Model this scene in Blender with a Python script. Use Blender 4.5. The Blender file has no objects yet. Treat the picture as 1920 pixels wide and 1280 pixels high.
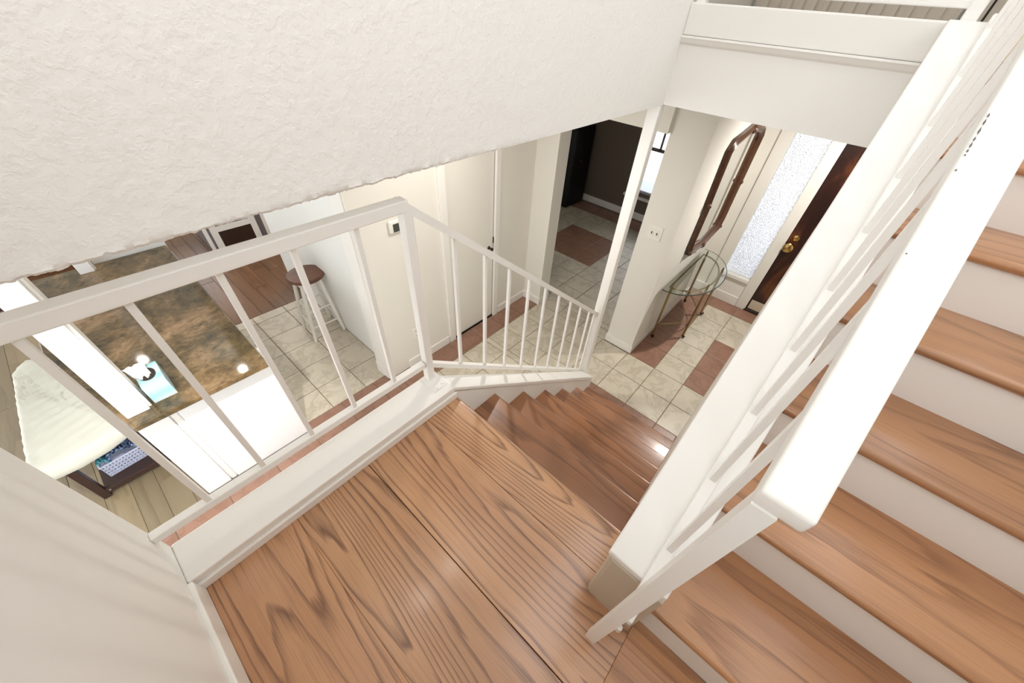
import bpy, bmesh, math, random
from mathutils import Vector, Matrix, noise

random.seed(7)
scene = bpy.context.scene
COL = scene.collection

# ------------------------------------------------------------------ camera
cam_d = bpy.data.cameras.new('camera')
cam = bpy.data.objects.new('camera', cam_d)
COL.objects.link(cam)
cam_d.sensor_fit = 'HORIZONTAL'
cam_d.sensor_width = 36.0
cam_d.lens = 12.733
cam_d.shift_x = -0.008636
cam_d.shift_y = -0.001062
cam_d.clip_start = 0.02
cam_d.clip_end = 200
cam.matrix_world = Matrix(((0.653123, 0.481646, -0.584335, -0.602575),
                           (-0.753931, 0.485779, -0.442275, -0.761535),
                           (0.070837, 0.729408, 0.680401, 1.220863),
                           (0, 0, 0, 1)))
scene.camera = cam

# ------------------------------------------------------------------ world and exposure
world = bpy.data.worlds.new('overcast_sky')
scene.world = world
world.use_nodes = True
wbg = world.node_tree.nodes['Background']
wbg.inputs['Color'].default_value = (0.965, 0.98, 1.0, 1)
wbg.inputs['Strength'].default_value = 1.8
vs = scene.view_settings
vs.view_transform = 'Standard'
vs.look = 'None'
vs.exposure = 0.74
vs.gamma = 1.0
vs.use_curve_mapping = False
scene.cycles.use_denoising = True
scene.cycles.max_bounces = 10
scene.cycles.diffuse_bounces = 6
scene.cycles.sample_clamp_indirect = 6.0
scene.cycles.caustics_reflective = False
scene.cycles.caustics_refractive = False

# ------------------------------------------------------------------ measures (metres, landing floor = 0)
H, T = 0.1967, 0.2403            # lower flight
H2, T2, XR = 0.1663, 0.2561, -0.1737   # upper flight
ZF = -7 * H                      # lower floor
W = 0.7946
YU = -0.9315
XB = -0.921                      # back wall of the landing
M2 = H2 / T2
CEIL = 0.90

# ------------------------------------------------------------------ materials
MATS = {}
def nodes(name):
    m = bpy.data.materials.new(name)
    m.use_nodes = True
    nt = m.node_tree
    b = nt.nodes['Principled BSDF']
    MATS[name] = m
    return m, nt, b
def N(nt, typ, **kw):
    n = nt.nodes.new(typ)
    for k, v in kw.items():
        if k in n.inputs.keys() if hasattr(n.inputs, 'keys') else False:
            n.inputs[k].default_value = v
        else:
            setattr(n, k, v)
    return n
def ramp(nt, stops):
    r = nt.nodes.new('ShaderNodeValToRGB')
    e = r.color_ramp.elements
    while len(e) > 1:
        e.remove(e[-1])
    e[0].position, e[0].color = stops[0][0], (*stops[0][1], 1)
    for p, c in stops[1:]:
        x = e.new(p)
        x.color = (*c, 1)
    return r
def coords(nt, scale=(1, 1, 1), rnd=0.0, space='Object', rot=(0, 0, 0)):
    tc = nt.nodes.new('ShaderNodeTexCoord')
    mp = nt.nodes.new('ShaderNodeMapping')
    mp.inputs['Scale'].default_value = scale
    mp.inputs['Rotation'].default_value = rot
    src = tc.outputs[space]
    if rnd:
        oi = nt.nodes.new('ShaderNodeObjectInfo')
        mul = nt.nodes.new('ShaderNodeMath'); mul.operation = 'MULTIPLY'
        mul.inputs[1].default_value = rnd
        nt.links.new(oi.outputs['Random'], mul.inputs[0])
        add = nt.nodes.new('ShaderNodeVectorMath'); add.operation = 'ADD'
        nt.links.new(src, add.inputs[0]); nt.links.new(mul.outputs[0], add.inputs[1])
        src = add.outputs[0]
    nt.links.new(src, mp.inputs['Vector'])
    return mp.outputs['Vector']
def noise_tex(nt, vec, scale, detail=3, rough=0.55, dist=0.0):
    n = nt.nodes.new('ShaderNodeTexNoise')
    n.inputs['Scale'].default_value = scale
    n.inputs['Detail'].default_value = detail
    n.inputs['Roughness'].default_value = rough
    n.inputs['Distortion'].default_value = dist
    nt.links.new(vec, n.inputs['Vector'])
    return n.outputs['Fac']
def math_node(nt, op, a, b=None, clamp=False):
    n = nt.nodes.new('ShaderNodeMath'); n.operation = op; n.use_clamp = clamp
    for i, v in enumerate((a, b)):
        if v is None:
            continue
        if isinstance(v, (int, float)):
            n.inputs[i].default_value = v
        else:
            nt.links.new(v, n.inputs[i])
    return n.outputs[0]
def mix(nt, fac, a, b, blend='MIX'):
    n = nt.nodes.new('ShaderNodeMix'); n.data_type = 'RGBA'; n.blend_type = blend
    def put(sock, v):
        if isinstance(v, (int, float)):
            sock.default_value = v
        elif isinstance(v, tuple):
            sock.default_value = (*v, 1)
        else:
            nt.links.new(v, sock)
    put(n.inputs[0], fac); put(n.inputs[6], a); put(n.inputs[7], b)
    return n.outputs[2]
def bump(nt, b, height, strength=0.3, dist=0.01):
    n = nt.nodes.new('ShaderNodeBump')
    n.inputs['Strength'].default_value = strength
    n.inputs['Distance'].default_value = dist
    nt.links.new(height, n.inputs['Height'])
    nt.links.new(n.outputs['Normal'], b.inputs['Normal'])
def plain(name, col, rough=0.5, metal=0.0, spec=0.5, bumps=0.0, bscale=40, vary=0.0):
    m, nt, b = nodes(name)
    b.inputs['Base Color'].default_value = (*col, 1)
    b.inputs['Roughness'].default_value = rough
    b.inputs['Metallic'].default_value = metal
    b.inputs['Specular IOR Level'].default_value = spec
    v = coords(nt)
    if vary:
        f = noise_tex(nt, v, 6, 3)
        dk = tuple(c * (1 - vary) for c in col)
        nt.links.new(mix(nt, f, dk, col), b.inputs['Base Color'])
    if bumps:
        bump(nt, b, noise_tex(nt, v, bscale, 4), bumps, 0.004)
    return m

def plaster(name, col, strength):
    m, nt, b = nodes(name)
    b.inputs['Roughness'].default_value = 0.75
    v = coords(nt)
    f = noise_tex(nt, v, 3, 3)
    nt.links.new(mix(nt, f, tuple(c * 0.96 for c in col), col), b.inputs['Base Color'])
    n1 = noise_tex(nt, v, 60, 4, 0.55, 0.2)
    r = ramp(nt, [(0.42, (0, 0, 0)), (0.62, (1, 1, 1))])
    nt.links.new(n1, r.inputs['Fac'])
    n2 = noise_tex(nt, v, 110, 3)
    h = math_node(nt, 'ADD', r.outputs['Color'], math_node(nt, 'MULTIPLY', n2, 0.5))
    bump(nt, b, h, strength, 0.004)
    return m

def oak(name, light, mid, dark, rough=0.28, axis='Y', ring=13.0, rnd=37.0, coat=0.0, line=0.8, pore=0.5):
    m, nt, b = nodes(name)
    st = {'Y': (1, 0.10, 1), 'X': (0.10, 1, 1), 'Z': (1, 1, 0.10)}[axis]
    fi = {'Y': (1, 0.016, 1), 'X': (0.016, 1, 1), 'Z': (1, 1, 0.016)}[axis]
    v = coords(nt, st, rnd)
    v2 = coords(nt, fi, rnd)
    n1 = noise_tex(nt, v, 3.0, 1.5, 0.4, 0.1)
    wob = noise_tex(nt, v, 20, 3, 0.6)
    f = math_node(nt, 'ADD', math_node(nt, 'MULTIPLY', n1, ring), math_node(nt, 'MULTIPLY', wob, 1.3))
    saw = math_node(nt, 'FRACT', f)
    r1 = ramp(nt, [(0.0, (1, 1, 1)), (0.10, (0.55, 0.55, 0.55)), (0.30, (0.06, 0.06, 0.06)), (0.86, (0.0, 0.0, 0.0)), (0.95, (0.9, 0.9, 0.9)), (1.0, (1, 1, 1))])
    nt.links.new(saw, r1.inputs['Fac'])
    fine = noise_tex(nt, v2, 300, 3, 0.6)
    r2 = ramp(nt, [(0.38, (1, 1, 1)), (0.50, (0, 0, 0))])
    nt.links.new(fine, r2.inputs['Fac'])
    # pores gather in the dark early-wood bands
    gather = math_node(nt, 'ADD', math_node(nt, 'MULTIPLY', r1.outputs['Color'], 0.9), 0.35, True)
    pores = math_node(nt, 'MULTIPLY', math_node(nt, 'MULTIPLY', r2.outputs['Color'], gather), pore)
    broad = noise_tex(nt, v, 6, 2)
    rb = ramp(nt, [(0.35, (0, 0, 0)), (0.65, (1, 1, 1))])
    nt.links.new(broad, rb.inputs['Fac'])
    base = mix(nt, rb.outputs['Color'], mid, light)
    soft = noise_tex(nt, v2, 60, 2, 0.5)
    lines = math_node(nt, 'MULTIPLY', r1.outputs['Color'], math_node(nt, 'MULTIPLY', math_node(nt, 'ADD', soft, 0.25), line), True)
    c1 = mix(nt, lines, base, dark)
    c2 = mix(nt, pores, c1, dark)
    oi = nt.nodes.new('ShaderNodeObjectInfo')
    hsv = nt.nodes.new('ShaderNodeHueSaturation')
    val = math_node(nt, 'ADD', math_node(nt, 'MULTIPLY', oi.outputs['Random'], 0.30), 0.85)
    nt.links.new(val, hsv.inputs['Value'])
    nt.links.new(c2, hsv.inputs['Color'])
    nt.links.new(hsv.outputs['Color'], b.inputs['Base Color'])
    b.inputs['Roughness'].default_value = rough
    b.inputs['Coat Weight'].default_value = coat
    b.inputs['Coat Roughness'].default_value = 0.14
    bump(nt, b, math_node(nt, 'SUBTRACT', 1.0, pores), 0.08, 0.002)
    return m

def stone_tile(name, light, dark, vein, rough=0.32):
    m, nt, b = nodes(name)
    v = coords(nt, (1, 1, 1), 61.0)
    n1 = noise_tex(nt, v, 5.5, 5, 0.6, 0.6)
    n2 = noise_tex(nt, v, 4.5, 5, 0.62, 0.5)
    r = ramp(nt, [(0.44, (0, 0, 0)), (0.50, (1, 1, 1)), (0.56, (0, 0, 0))])
    nt.links.new(n2, r.inputs['Fac'])
    base = mix(nt, n1, dark, light)
    c = mix(nt, math_node(nt, 'MULTIPLY', r.outputs['Color'], 0.40), base, vein)
    nt.links.new(c, b.inputs['Base Color'])
    b.inputs['Roughness'].default_value = rough
    bump(nt, b, n1, 0.06, 0.004)
    return m

M_rail = plain('white_enamel', (0.86, 0.845, 0.81), 0.30, bumps=0.05, bscale=30)
M_trim = plain('white_trim_paint', (0.84, 0.825, 0.785), 0.38)
M_wall = plaster('white_textured_plaster', (0.86, 0.848, 0.82), 0.24)
M_wall2 = plaster('cream_wall_paint', (0.80, 0.778, 0.715), 0.05)
M_wallw = plaster('pale_white_wall_paint', (0.82, 0.825, 0.80), 0.05)
M_beam = plaster('white_smooth_plaster', (0.86, 0.845, 0.81), 0.07)
M_riser = plain('riser_paint', (0.87, 0.855, 0.82), 0.42)
M_end_shade = plain('shaded_end_paint', (0.55, 0.475, 0.375), 0.45)  # white board standing in shade, the shade put into a tan colour
M_ceil = plain('ceiling_paint', (0.85, 0.84, 0.80), 0.8)
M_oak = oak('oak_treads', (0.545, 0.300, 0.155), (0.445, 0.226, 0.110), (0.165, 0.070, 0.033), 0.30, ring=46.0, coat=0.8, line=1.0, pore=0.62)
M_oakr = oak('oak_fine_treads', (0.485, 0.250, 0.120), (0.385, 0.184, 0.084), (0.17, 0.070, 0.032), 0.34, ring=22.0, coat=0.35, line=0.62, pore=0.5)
M_oak_shade = oak('oak_shaded_treads', (0.35, 0.155, 0.070), (0.27, 0.112, 0.048), (0.11, 0.042, 0.020), 0.30, ring=20.0, coat=0.5, line=0.7, pore=0.5)  # same oak finish, the lower flight's shade put into darker colours
M_lam_lit = oak('laminate_daylit', (0.25, 0.196, 0.118), (0.20, 0.152, 0.088), (0.125, 0.09, 0.05), 0.42, ring=4.0, line=0.5, pore=0.3)  # same laminate as the kitchen's, daylight put into the paler colour
M_lam_shade = oak('laminate_shaded', (0.175, 0.082, 0.034), (0.13, 0.059, 0.024), (0.07, 0.03, 0.013), 0.26, ring=4.0, line=0.5, pore=0.3)  # same laminate away from daylight, shade put into the browner colour
M_seat = oak('walnut_seat', (0.16, 0.062, 0.03), (0.11, 0.04, 0.019), (0.05, 0.018, 0.009), 0.35, axis='X', ring=6)
M_tan = stone_tile('tan_ceramic', (0.68, 0.625, 0.52), (0.54, 0.48, 0.38), (0.33, 0.28, 0.205))
M_brn = stone_tile('russet_ceramic', (0.36, 0.205, 0.145), (0.255, 0.135, 0.092), (0.18, 0.09, 0.06))
M_grout = plain('grout', (0.23, 0.17, 0.105), 0.9)
M_dwall = plain('brown_wall_paint', (0.15, 0.118, 0.094), 0.8)
M_black = plain('black_lacquer', (0.004, 0.004, 0.004), 0.6)
M_brass = plain('brass', (0.62, 0.42, 0.16), 0.22, 1.0)
M_bronze = plain('antique_brass', (0.32, 0.235, 0.12), 0.34, 0.9)
M_dark = plain('dark_bronze', (0.05, 0.032, 0.02), 0.45, 0.6)
M_gap = plain('gap_shade_and_slab', (0.03, 0.022, 0.016), 0.9)  # near-black shade put into gaps and openings; also dark joints and slabs
M_plate = plain('ivory_plastic', (0.82, 0.80, 0.73), 0.4)
M_lcd = plain('grey_display', (0.055, 0.065, 0.055), 0.3)
M_slot = plain('slot_grey', (0.12, 0.11, 0.10), 0.6)
M_pan = plain('white_laminate_panel', (0.86, 0.865, 0.87), 0.35)
M_espresso = plain('espresso_wood', (0.045, 0.022, 0.016), 0.4, vary=0.4)
M_basket = plain('lavender_plastic', (0.55, 0.58, 0.72), 0.35)
M_teal = plain('teal_cloth', (0.10, 0.36, 0.42), 0.9)
M_chrome = plain('chrome', (0.75, 0.76, 0.78), 0.15, 1.0)
M_stain = plain('grey_steel', (0.30, 0.29, 0.32), 0.35, 0.6)
M_mirror = plain('mirror_silver', (0.86, 0.87, 0.85), 0.02, 1.0)
M_tissue = plain('tissue_paper', (0.88, 0.89, 0.90), 0.9)
M_blind = plain('cream_blind', (0.62, 0.55, 0.47), 0.7)
M_kick = plain('tan_metal', (0.62, 0.54, 0.42), 0.4, 0.2)
M_conc = plain('porch_concrete_shaded', (0.40, 0.44, 0.56), 0.9)  # bluish porch shadow put into the concrete colour
M_drive = plain('gravel_sunlit', (0.90, 0.90, 0.89), 0.9)  # brightness of sunlit ground put into the colour

def granite():
    m, nt, b = nodes('brown_granite')
    v = coords(nt)
    n1 = noise_tex(nt, v, 2.6, 7, 0.66, 0.8)
    n2 = noise_tex(nt, v, 18, 5, 0.7, 0.8)
    n3 = noise_tex(nt, v, 2.0, 2, 0.5, 0.4)
    r1 = ramp(nt, [(0.34, (0.024, 0.018, 0.009)), (0.43, (0.068, 0.050, 0.024)), (0.50, (0.125, 0.086, 0.044)), (0.56, (0.225, 0.150, 0.086)), (0.68, (0.38, 0.27, 0.175))])
    mixv = math_node(nt, 'ADD', math_node(nt, 'MULTIPLY', n1, 0.68), math_node(nt, 'MULTIPLY', n2, 0.32))
    nt.links.new(mixv, r1.inputs['Fac'])
    green = mix(nt, n3, (0.95, 1.0, 0.85), (1.12, 1.0, 0.9))
    c = mix(nt, 1.0, r1.outputs['Color'], green, 'MULTIPLY')
    r2 = ramp(nt, [(0.0, (1, 1, 1)), (0.33, (1, 1, 1)), (0.37, (0, 0, 0))])
    nt.links.new(n2, r2.inputs['Fac'])
    c2 = mix(nt, math_node(nt, 'MULTIPLY', r2.outputs['Color'], 0.7), c, (0.02, 0.014, 0.01))
    nt.links.new(c2, b.inputs['Base Color'])
    b.inputs['Roughness'].default_value = 0.06
    return m
M_gran = granite()

def doorwood():
    m, nt, b = nodes('dark_mahogany')
    v = coords(nt, (1, 1, 0.35))
    n1 = noise_tex(nt, v, 5.0, 4, 0.55, 0.8)
    n2 = noise_tex(nt, coords(nt, (1, 1, 0.05)), 60, 3)
    r = ramp(nt, [(0.38, (0.012, 0.0025, 0.0016)), (0.52, (0.026, 0.006, 0.003)), (0.60, (0.07, 0.019, 0.006)), (0.72, (0.15, 0.045, 0.011))])
    nt.links.new(math_node(nt, 'ADD', math_node(nt, 'MULTIPLY', n1, 0.85), math_node(nt, 'MULTIPLY', n2, 0.15)), r.inputs['Fac'])
    nt.links.new(r.outputs['Color'], b.inputs['Base Color'])
    b.inputs['Roughness'].default_value = 0.33
    return m
M_door = doorwood()
def framewood():
    m, nt, b = nodes('carved_walnut')
    n1 = noise_tex(nt, coords(nt), 30, 3)
    nt.links.new(mix(nt, n1, (0.04, 0.014, 0.006), (0.13, 0.055, 0.026)), b.inputs['Base Color'])
    b.inputs['Roughness'].default_value = 0.3
    return m
M_frame = framewood()
def fabric():
    m, nt, b = nodes('cream_cotton')
    b.inputs['Base Color'].default_value = (0.60, 0.595, 0.515, 1)
    b.inputs['Roughness'].default_value = 0.85
    bump(nt, b, noise_tex(nt, coords(nt), 240, 2), 0.15, 0.001)
    return m
M_fab = fabric()
def glass(name, rough, col, bumpy=0.0):
    m, nt, b = nodes(name)
    b.inputs['Base Color'].default_value = (*col, 1)
    b.inputs['Transmission Weight'].default_value = 1.0
    b.inputs['Roughness'].default_value = rough
    b.inputs['IOR'].default_value = 1.45
    if bumpy:
        bump(nt, b, noise_tex(nt, coords(nt), 100, 2, 0.6, 0.6), bumpy, 0.018)
    return m
M_glass = glass('table_glass', 0.0, (0.90, 0.97, 0.94))
M_gedge = plain('dark_glass_edge', (0.035, 0.06, 0.055), 0.1)
M_tex = glass('hammered_glass', 0.05, (1.0, 1.0, 1.0), 0.9)
def thin_pane():
    m, nt, b = nodes('window_glass')
    tr = nt.nodes.new('ShaderNodeBsdfTransparent')
    gl = nt.nodes.new('ShaderNodeBsdfGlossy'); gl.inputs['Roughness'].default_value = 0.02
    lw = nt.nodes.new('ShaderNodeFresnel'); lw.inputs['IOR'].default_value = 1.45
    mx = nt.nodes.new('ShaderNodeMixShader')
    nt.links.new(lw.outputs[0], mx.inputs[0]); nt.links.new(tr.outputs[0], mx.inputs[1]); nt.links.new(gl.outputs[0], mx.inputs[2])
    nt.links.new(mx.outputs[0], nt.nodes['Material Output'].inputs['Surface'])
    return m
M_pane = thin_pane()
def stripes():
    m, nt, b = nodes('tissue_box_print')
    tc = nt.nodes.new('ShaderNodeTexCoord')
    sx = nt.nodes.new('ShaderNodeSeparateXYZ')
    nt.links.new(tc.outputs['Object'], sx.inputs[0])
    f = math_node(nt, 'ADD', math_node(nt, 'MULTIPLY', sx.outputs['Y'], 3.0), math_node(nt, 'MULTIPLY', sx.outputs['Z'], -2.6))
    n = math_node(nt, 'ADD', f, math_node(nt, 'MULTIPLY', noise_tex(nt, coords(nt, (3, 1, 1)), 8, 2), 0.08))
    r = ramp(nt, [(0.0, (0.36, 0.42, 0.40)), (0.16, (0.40, 0.44, 0.42)), (0.26, (0.22, 0.50, 0.52)), (0.36, (0.50, 0.72, 0.74)), (0.50, (0.62, 0.64, 0.66)), (0.62, (0.30, 0.55, 0.60)), (0.74, (0.48, 0.66, 0.80)), (1.0, (0.40, 0.52, 0.82))])
    r.color_ramp.interpolation = 'LINEAR'
    nt.links.new(math_node(nt, 'ADD', math_node(nt, 'MULTIPLY', n, -1.0), 0.36), r.inputs['Fac'])
    nt.links.new(r.outputs['Color'], b.inputs['Base Color'])
    b.inputs['Roughness'].default_value = 0.5
    return m
M_box = stripes()
def navy():
    m, nt, b = nodes('navy_print_cloth')
    n = noise_tex(nt, coords(nt), 24, 2, 0.5, 2.5)
    r = ramp(nt, [(0.49, (0.008, 0.014, 0.055)), (0.53, (0.30, 0.45, 0.70)), (0.60, (0.35, 0.50, 0.75)), (0.63, (0.008, 0.014, 0.055))])
    nt.links.new(n, r.inputs['Fac'])
    nt.links.new(r.outputs['Color'], b.inputs['Base Color'])
    b.inputs['Roughness'].default_value = 0.9
    return m
M_navy = navy()
def brickm():
    m, nt, b = nodes('dark_brick')
    n = noise_tex(nt, coords(nt, (1, 1, 1), 20), 30, 3)
    nt.links.new(mix(nt, n, (0.10, 0.045, 0.04), (0.22, 0.11, 0.095)), b.inputs['Base Color'])
    b.inputs['Roughness'].default_value = 0.85
    return m
M_brick = brickm()
M_mortar = plain('mortar', (0.42, 0.40, 0.38), 0.9)
def lamp_mat():
    m, nt, b = nodes('lit_lens')
    b.inputs['Base Color'].default_value = (1, 1, 1, 1)
    b.inputs['Emission Color'].default_value = (1.0, 0.86, 0.66, 1)
    b.inputs['Emission Strength'].default_value = 25
    return m
M_lens = lamp_mat()
def globe_mat():
    m, nt, b = nodes('lit_globe')
    b.inputs['Base Color'].default_value = (1, 1, 1, 1)
    b.inputs['Emission Color'].default_value = (1.0, 0.95, 0.88, 1)
    b.inputs['Emission Strength'].default_value = 5
    return m
M_globe = globe_mat()

# ------------------------------------------------------------------ geometry helpers
class G:
    """collects shapes in world coordinates; build() links them as ONE mesh object"""
    def __init__(self):
        self.bm = bmesh.new()
    def poly(self, pts, faces):
        vs_ = [self.bm.verts.new(Vector(p)) for p in pts]
        for f in faces:
            try:
                self.bm.faces.new([vs_[i] for i in f])
            except ValueError:
                pass
        return vs_
    def box(self, lo, hi, bev=0.0, seg=2):
        x0, y0, z0 = lo; x1, y1, z1 = hi
        p = [(x0, y0, z0), (x1, y0, z0), (x1, y1, z0), (x0, y1, z0), (x0, y0, z1), (x1, y0, z1), (x1, y1, z1), (x0, y1, z1)]
        vs_ = self.poly(p, [(3, 2, 1, 0), (4, 5, 6, 7), (0, 1, 5, 4), (1, 2, 6, 5), (2, 3, 7, 6), (3, 0, 4, 7)])
        if bev:
            es = {e for v in vs_ for e in v.link_edges}
            bmesh.ops.bevel(self.bm, geom=list(es), offset=bev, segments=seg, affect='EDGES', profile=0.5)
        return self
    def prism(self, pts2, a0, a1, plane='XZ', bev=0.0, seg=2):
        """polygon in a plane, swept along the third axis from a0 to a1"""
        def P(u, v, w):
            return {'XZ': (u, w, v), 'XY': (u, v, w), 'YZ': (w, u, v)}[plane]
        n = len(pts2)
        p = [P(u, v, a0) for u, v in pts2] + [P(u, v, a1) for u, v in pts2]
        f = [tuple(range(n)), tuple(range(2 * n - 1, n - 1, -1))] + [(i, i + n, (i + 1) % n + n, (i + 1) % n) for i in range(n)]
        vs_ = self.poly(p, f)
        bmesh.ops.recalc_face_normals(self.bm, faces=list({fc for v in vs_ for fc in v.link_faces}))
        if bev:
            es = {e for v in vs_ for e in v.link_edges}
            bmesh.ops.bevel(self.bm, geom=list(es), offset=bev, segments=seg, affect='EDGES', profile=0.5)
        return self
    def tube(self, path, r, seg=8, caps=True, closed=False):
        path = [Vector(p) for p in path]
        rings = []
        up = Vector((0.12, 0.31, 0.94))
        n = len(path)
        for i, p in enumerate(path):
            if closed:
                d = path[(i + 1) % n] - path[i - 1]
            else:
                d = path[min(i + 1, n - 1)] - path[max(i - 1, 0)]
            d.normalize()
            a = d.cross(up)
            if a.length < 1e-3:
                a = d.cross(Vector((1, 0, 0)))
            a.normalize(); b = d.cross(a)
            rr = r[i] if isinstance(r, (list, tuple)) else r
            rings.append([self.bm.verts.new(p + (a * math.cos(t) + b * math.sin(t)) * rr) for t in (2 * math.pi * k / seg for k in range(seg))])
        for i in range(n if closed else n - 1):
            A, B = rings[i], rings[(i + 1) % n]
            for k in range(seg):
                self.bm.faces.new((A[k], A[(k + 1) % seg], B[(k + 1) % seg], B[k]))
        if caps and not closed:
            self.bm.faces.new(rings[0][::-1]); self.bm.faces.new(rings[-1])
        return self
    def lathe(self, prof, c, axis='Z', seg=24):
        """profile of (radius, height) around an axis through c"""
        c = Vector(c)
        def P(r, h, t):
            u, v = r * math.cos(t), r * math.sin(t)
            return c + {'Z': Vector((u, v, h)), 'X': Vector((h, u, v)), 'Y': Vector((u, h, v))}[axis]
        rings = []
        for r, h in prof:
            if r < 1e-6:
                rings.append([self.bm.verts.new(P(0, h, 0))])
            else:
                rings.append([self.bm.verts.new(P(r, h, 2 * math.pi * k / seg)) for k in range(seg)])
        for A, B in zip(rings, rings[1:]):
            for k in range(seg):
                a = A if len(A) > 1 else A * seg
                b = B if len(B) > 1 else B * seg
                q = [a[k], a[(k + 1) % seg], b[(k + 1) % seg], b[k]]
                q2 = []
                for x in q:
                    if x not in q2:
                        q2.append(x)
                if len(q2) >= 3:
                    try:
                        self.bm.faces.new(q2)
                    except ValueError:
                        pass
        bmesh.ops.recalc_face_normals(self.bm, faces=self.bm.faces)
        return self
    def mesh(self, name, mat, origin=(0, 0, 0), smooth=False):
        bmesh.ops.recalc_face_normals(self.bm, faces=self.bm.faces)
        me = bpy.data.meshes.new(name)
        bmesh.ops.translate(self.bm, verts=self.bm.verts, vec=-Vector(origin))
        self.bm.to_mesh(me); self.bm.free()
        me.materials.append(mat)
        if smooth:
            for p in me.polygons:
                p.use_smooth = True
            me.set_sharp_from_angle(angle=math.radians(40))
        return me

WORLD = {}
def origin_of(o):
    v = Vector((0, 0, 0))
    while o:
        v += o.location
        o = o.parent
    return v
def thing(name, label, cat, loc, group=None):
    o = bpy.data.objects.new(name, None)
    o.empty_display_size = 0.05
    COL.objects.link(o)
    o.location = loc
    o['label'] = label; o['category'] = cat
    if group:
        o['group'] = group
    return o
def part(name, g, mat, parent, smooth=False, label=None):
    """g in world coordinates -> child mesh"""
    me = g.mesh(name, mat, origin_of(parent), smooth)
    o = bpy.data.objects.new(name, me)
    COL.objects.link(o)
    o.parent = parent
    if label:
        o['label'] = label
    return o
def solo(name, g, mat, label, cat, loc=(0, 0, 0), group=None, smooth=False):
    me = g.mesh(name, mat, loc, smooth)
    o = bpy.data.objects.new(name, me)
    COL.objects.link(o)
    o.location = loc
    o['label'] = label; o['category'] = cat
    if group:
        o['group'] = group
    return o
def struct(name, g, mat, label, smooth=False, loc=(0, 0, 0)):
    me = g.mesh(name, mat, loc, smooth)
    o = bpy.data.objects.new(name, me)
    COL.objects.link(o)
    o.location = loc
    o['kind'] = 'structure'; o['label'] = label
    return o
def place(name, me, parent, loc):
    """a further child that shares mesh data; loc in world coordinates"""
    o = bpy.data.objects.new(name, me)
    COL.objects.link(o)
    o.parent = parent
    o.location = Vector(loc) - origin_of(parent)
    return o
def box(lo, hi, bev=0.0, seg=2):
    return G().box(lo, hi, bev, seg)

# ------------------------------------------------------------------ THE SETTING: upper walls
def big_wall():
    g = G()
    x0, x1, yf, yb, zt = XB, 1.452, 0.06, 0.18, 3.6
    n = 900
    rows = [0.0, 0.006, 0.016, 0.035, 0.07]
    cols = []
    for i in range(n + 1):
        x = x0 + (x1 - x0) * i / n
        zb = 0.872 + (x - x0) / (x1 - x0) * 0.032
        rough = max(0.0, min(1.0, (0.55 - x) / 0.7))
        jag = (noise.noise((x * 30, 3.1, 0)) * 0.003 + noise.noise((x * 85, 8.1, 0)) * 0.0035 + noise.noise((x * 210, 5.1, 0)) * 0.002) * rough
        col = []
        for j, dz in enumerate(rows):
            bulge = 0.0
            if rough:
                bulge = (max(0, noise.noise((x * 40, dz * 90, 4.2))) * 0.006 + 0.001) * rough * (1.0 - dz / 0.075)
            col.append((x, yf - bulge + (0.006 * rough if j == 0 else 0), zb + jag * (1 - dz / 0.07) + dz))
        col.append((x, yf, zt))
        col.append((x, yb, zt))
        col.append((x, yb, zb))
        cols.append(col)
    m = len(cols[0])
    V = [[g.bm.verts.new(p) for p in c] for c in cols]
    for i in range(n):
        for j in range(m):
            g.bm.faces.new((V[i][j], V[i + 1][j], V[i + 1][(j + 1) % m], V[i][(j + 1) % m]))
    g.bm.faces.new(V[0]); g.bm.faces.new(V[-1][::-1])
    return g
struct('wall_left', big_wall(), M_wall, 'white textured plaster wall hanging above the left railing, ragged lower edge', smooth=True)
struct('wall_back', G().box((XB - 0.12, -1.95, ZF), (XB, 0.125, 1.35)).box((XB - 0.12, -1.95, 3.1), (XB, 0.125, 3.6)).box((XB - 0.12, -0.25, 1.35), (XB, 0.125, 3.1)).box((XB - 0.12, -1.95, 1.35), (XB, -1.80, 3.1)), M_beam, 'pale wall closing the near end of the landing')
struct('wall_right', G().box((XB - 0.12, -2.07, ZF), (4.05, -1.95, 1.9)).box((XB - 0.12, -2.07, 3.2), (4.05, -1.95, 3.6)).box((XB - 0.12, -2.07, 1.9), (-0.3, -1.95, 3.2)).box((2.6, -2.07, 1.9), (4.05, -1.95, 3.2)), M_beam, 'white wall along the far side of the upper flight')
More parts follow.
